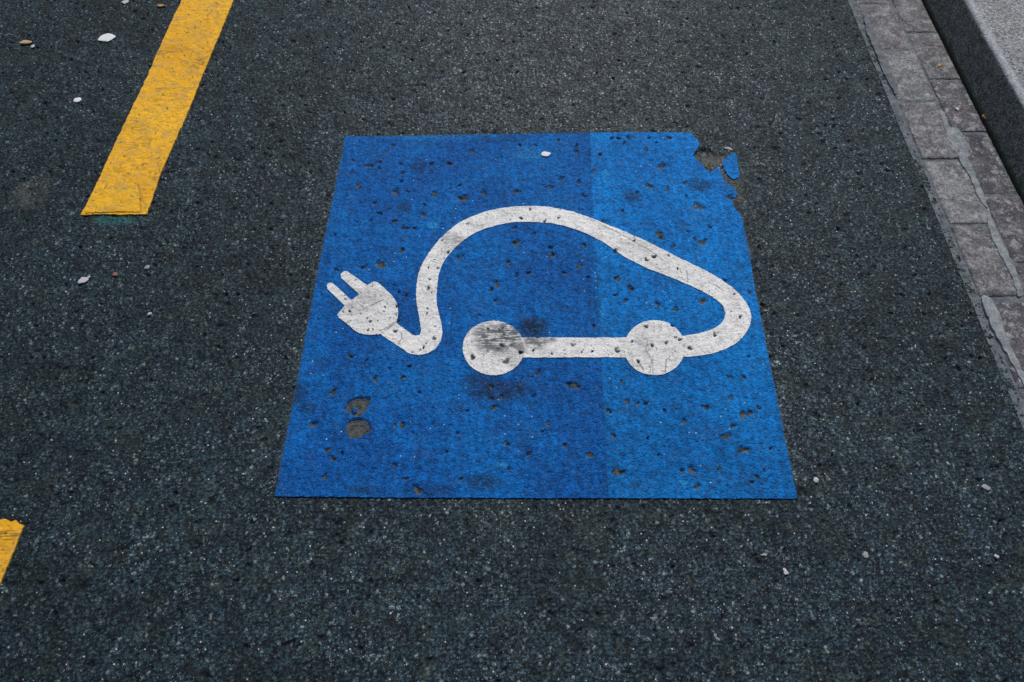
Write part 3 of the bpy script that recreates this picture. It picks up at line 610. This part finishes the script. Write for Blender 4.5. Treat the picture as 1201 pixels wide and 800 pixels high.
def smear(name, px, z, label, mat=M_MORP):
    P = catmull(GP(px), 5); o0 = P.mean(0)
    def zf(x, y): return np.array([z + .0012 * mn.noise((a * 60, b * 60, 2)) + .0006 * mn.noise((a * 200, b * 200, 2)) for a, b in zip(x, y)])
    o = sheet(name, P, .003, mat, origin=o0, jit=(.0035, 60), skirt=.006, zfn=zf); o.location = (*o0, 0)
    return tag(o, label, 'mortar', 'mortar smears')
smear('mortar_smear', [(1101,131),(1107,134),(1114,150),(1124,152),(1131,166),(1137,173),(1134,184),(1142,204),(1150,222),(1157,243),(1151,240),(1142,222),(1135,205),(1128,195),(1120,178),(1112,166),(1107,150)], .0050, 'wide pale mortar smear over the joint between the two rows of gutter blocks')
smear('mortar_smear', [(1157,243),(1163,258),(1170,275),(1181,298),(1192,322),(1198,345),(1193,347),(1186,326),(1176,306),(1166,287),(1158,265)], .0048, 'thin pale mortar smear on the block joint, lower down at the right edge')
smear('mortar_smear', [(1150,350),(1162,352),(1172,372),(1180,395),(1190,418),(1201,440),(1215,462),(1207,465),(1196,445),(1182,420),(1172,402),(1162,383)], .0048, 'pale crumbly mortar smear on the last blocks, edging the asphalt')
smear('mortar_smear', [(1013,14),(1019,24),(1027,44),(1036,62),(1046,86),(1053,106),(1049,110),(1038,90),(1029,69),(1021,50),(1014,30)], .0036, 'bluish lime smear along the asphalt edge of the uppermost blocks', M_MOR)

# ------------------------------------------------------------------ kerb
prof = [(1.5385, -.06), (1.5390, -.01), (1.5400, .01), (1.5455, .05), (1.5510, .085), (1.5555, .112), (1.5580, .122), (1.5620, .1275), (1.5690, .1298), (1.60, .1300), (1.66, .1305), (1.74, .131), (1.82, .1305), (1.842, .1295), (1.846, .124), (1.847, -.06)]
pr = np.array(prof); L = np.r_[0, np.cumsum(np.hypot(*np.diff(pr, axis=0).T))]; sL = np.unique(np.r_[np.linspace(0, L[-1], 90), L[4:10]]); px_ = np.interp(sL, L, pr[:, 0]); pz_ = np.interp(sL, L, pr[:, 1])
def kerbstone(y0, y1, label, seed):
    ny_ = int((y1 - y0) / .012); V = []; m = len(px_)
    for j in range(ny_ + 1):
        y = (y1 - y0) * (j / ny_ - .5); r = .003 if j in (0, ny_) else 0
        for a_, b_ in zip(px_, pz_):
            nz = .0016 * mn.noise((a_ * 30 + seed, y * 30, b_ * 30)) + .0008 * mn.noise((a_ * 110 + seed, y * 110, b_ * 110))
            V.append((a_ - 1.69 + nz + (r if a_ < 1.6 else 0), y, b_ + nz * .7 - r))
    Q = [(j * m + i + 1, j * m + i, (j + 1) * m + i, (j + 1) * m + i + 1) for j in range(ny_) for i in range(m - 1)]
    b0 = len(V); V += [(0, (y0 - y1) / 2, 0), (0, (y1 - y0) / 2, 0)]
    T = [(i, i + 1, b0) for i in range(m - 1)] + [(ny_ * m + i + 1, ny_ * m + i, b0 + 1) for i in range(m - 1)]
    o = link('kerb_stone', V, Q, T, M_KERB); o.location = (1.69, (y0 + y1) / 2, 0); return tag(o, label, 'kerb stone', 'kerb stones')
kerbstone(1.345, 2.795, 'long granite kerb stone with dark riser, filling the upper right corner', 1)
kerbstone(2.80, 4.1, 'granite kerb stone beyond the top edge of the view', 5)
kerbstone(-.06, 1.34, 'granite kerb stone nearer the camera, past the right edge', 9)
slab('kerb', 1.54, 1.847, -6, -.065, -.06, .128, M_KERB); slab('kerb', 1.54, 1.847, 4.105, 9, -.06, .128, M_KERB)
slab('pavement', 1.852, 4.8, -6, 9, -.06, .127, M_PAV)
slab('ground', -400, 400, -400, 600, -.5, -.07, M_FAR)

# ------------------------------------------------------------------ bits lying on the road
def lump(name, px, py, rx, ry, hgt, mat, label, cat, rot=0., z=.0, rough=.22, group=None, seg=28, rings=9, flat=.5):
    """an irregular flattened lump: full closed mesh with its own outline"""
    g = G(px, py, z); s = GS(px, py); a_, b_ = rx * s, ry * GSY(px, py) * .92; V = []; sd = px * .37 + py * .11
    for j in range(rings):
        t = j / (rings - 1) * math.pi; rr = math.sin(t) ** flat; zz = math.cos(t)
        for i in range(seg):
            u = 2 * math.pi * i / seg; k = 1 + rough * mn.noise((math.cos(u) * 1.3 + sd, math.sin(u) * 1.3, 0)) + rough * .5 * mn.noise((math.cos(u) * 4 + sd, math.sin(u) * 4, zz))
            x, y = rr * k * a_ * math.cos(u), rr * k * b_ * math.sin(u)
            V.append((x * math.cos(rot) - y * math.sin(rot), x * math.sin(rot) + y * math.cos(rot), hgt * (.5 + .5 * zz) + hgt * .3 * mn.noise((x * 300 + sd, y * 300, 1)) * (zz > 0)))
    Q = [(j * seg + i, (j + 1) * seg + i, (j + 1) * seg + (i + 1) % seg, j * seg + (i + 1) % seg) for j in range(rings - 1) for i in range(seg)]
    o = link(name, V, Q, [], mat); o.location = (g[0], g[1], z); return tag(o, label, cat, group)
lump('chewing_gum', 125.5, 44.5, 9.2, 4.8, .003, M_GUM, 'large flat white gum spot on asphalt, left of the long yellow line', 'gum', .1, -.0018)
lump('chewing_gum', 91, 117.5, 4.4, 2.8, .003, M_GUM, 'small flat white gum spot on asphalt below the large one', 'gum', .2, -.0018)
lump('chewing_gum', 640, 181, 6.0, 3.0, .0025, M_GUM, 'small white gum spot stuck to the blue paint near its top edge', 'gum', .1, .0012)
lump('stone_chip', 98.5, 329, 7, 3.4, .004, M_CHIP, 'pale grey stone flake lying on asphalt below the yellow line end', 'stone', .55, -.002, .5)
lump('stone_chip', 956.5, 563.5, 3.0, 3.8, .005, M_CHIP, 'white stone chip on asphalt just right of the blue square', 'stone', -.2, -.002, .4)
lump('stone_chip', 173, 314, 3.2, 2.4, .004, M_OLV, 'rough grey chip below the yellow line, right of the pale flake', 'stone', .4, -.002, .6)
lump('stone_chip', 176, 368.5, 2.5, 1.8, .004, M_CHIP, 'tiny white chip on asphalt left of the blue square', 'stone', .7, -.002, .5)
lump('stone_chip', 135.5, 322.5, 3.0, 2.6, .005, M_BRN, 'small reddish brown pebble on asphalt beside the pale flake', 'pebble', .2, -.002, .4)
lump('stone_chip', 1156, 572, 5.0, 3.6, .004, M_OLV, 'dull grey pebble at the far right of the near asphalt', 'pebble', -.5, -.002, .3)
lump('stone_chip', 1014.5, 651, 3.6, 4.2, .004, M_OLV, 'dull grey pebble below and right of the blue square corner', 'pebble', -.8, -.002, .4)
lump('stone_chip', 1168, 653, 3.0, 2.2, .005, M_CHIP, 'small bright chip near the lower right corner', 'stone', -.3, -.002, .4)
lump('stone_chip', 921, 671, 2.6, 4.6, .004, M_CHIP, 'small elongated white chip on asphalt below the blue square corner', 'stone', .3, -.002, .5)
lump('stone_chip', 896, 651, 4.0, 2.0, .004, M_OLV, 'small cream chip on asphalt under the bottom edge of the blue square', 'stone', .1, -.002, .5)
lump('stone_chip', 855, 174.5, 5.0, 1.6, .002, M_OLV, 'whitish crumb of stone at the broken corner of the blue square', 'stone', -.35, -.001, .6)
lump('stone_chip', 147, 3, 4, 2, .004, M_CHIP, 'pale chip at the top edge left of the yellow line', 'stone', .3, -.002, .4)
lump('stone_chip', 38.5, 55, 2.2, 1.8, .004, M_CHIP, 'tiny white crumb beside the orange straw scrap', 'stone', 0, -.002, .3)
lump('straw_scrap', 30.5, 50.5, 7.6, 1.9, .006, M_TWIG, 'short orange tan straw scrap on asphalt near the upper left corner', 'litter', .08, -.001, .25)
lump('paint_flake', 188.5, 7, 4.4, 1.6, .003, M_YBIT, 'tiny yellow flake on asphalt at the top edge, left of the yellow line', 'litter', .1, -.001, .5)
lump('leaf_scrap', 1101.5, 77, 2.8, 1.6, .003, M_YBIT, 'orange leaf scrap on a block at the foot of the kerb', 'leaf', .5, .003, .7)
lump('pebble', 1122.5, 128.5, 2.2, 2.0, .004, M_CHIP, 'tiny pale fleck lying on a purple gutter block', 'stone', .2, .003, .4)
lump('leaf_scrap', 1154, 138, 2.0, 2.6, .006, M_YBIT, 'orange brown leaf scrap caught in the crack at the base of the kerb', 'leaf', .3, .002, .7)
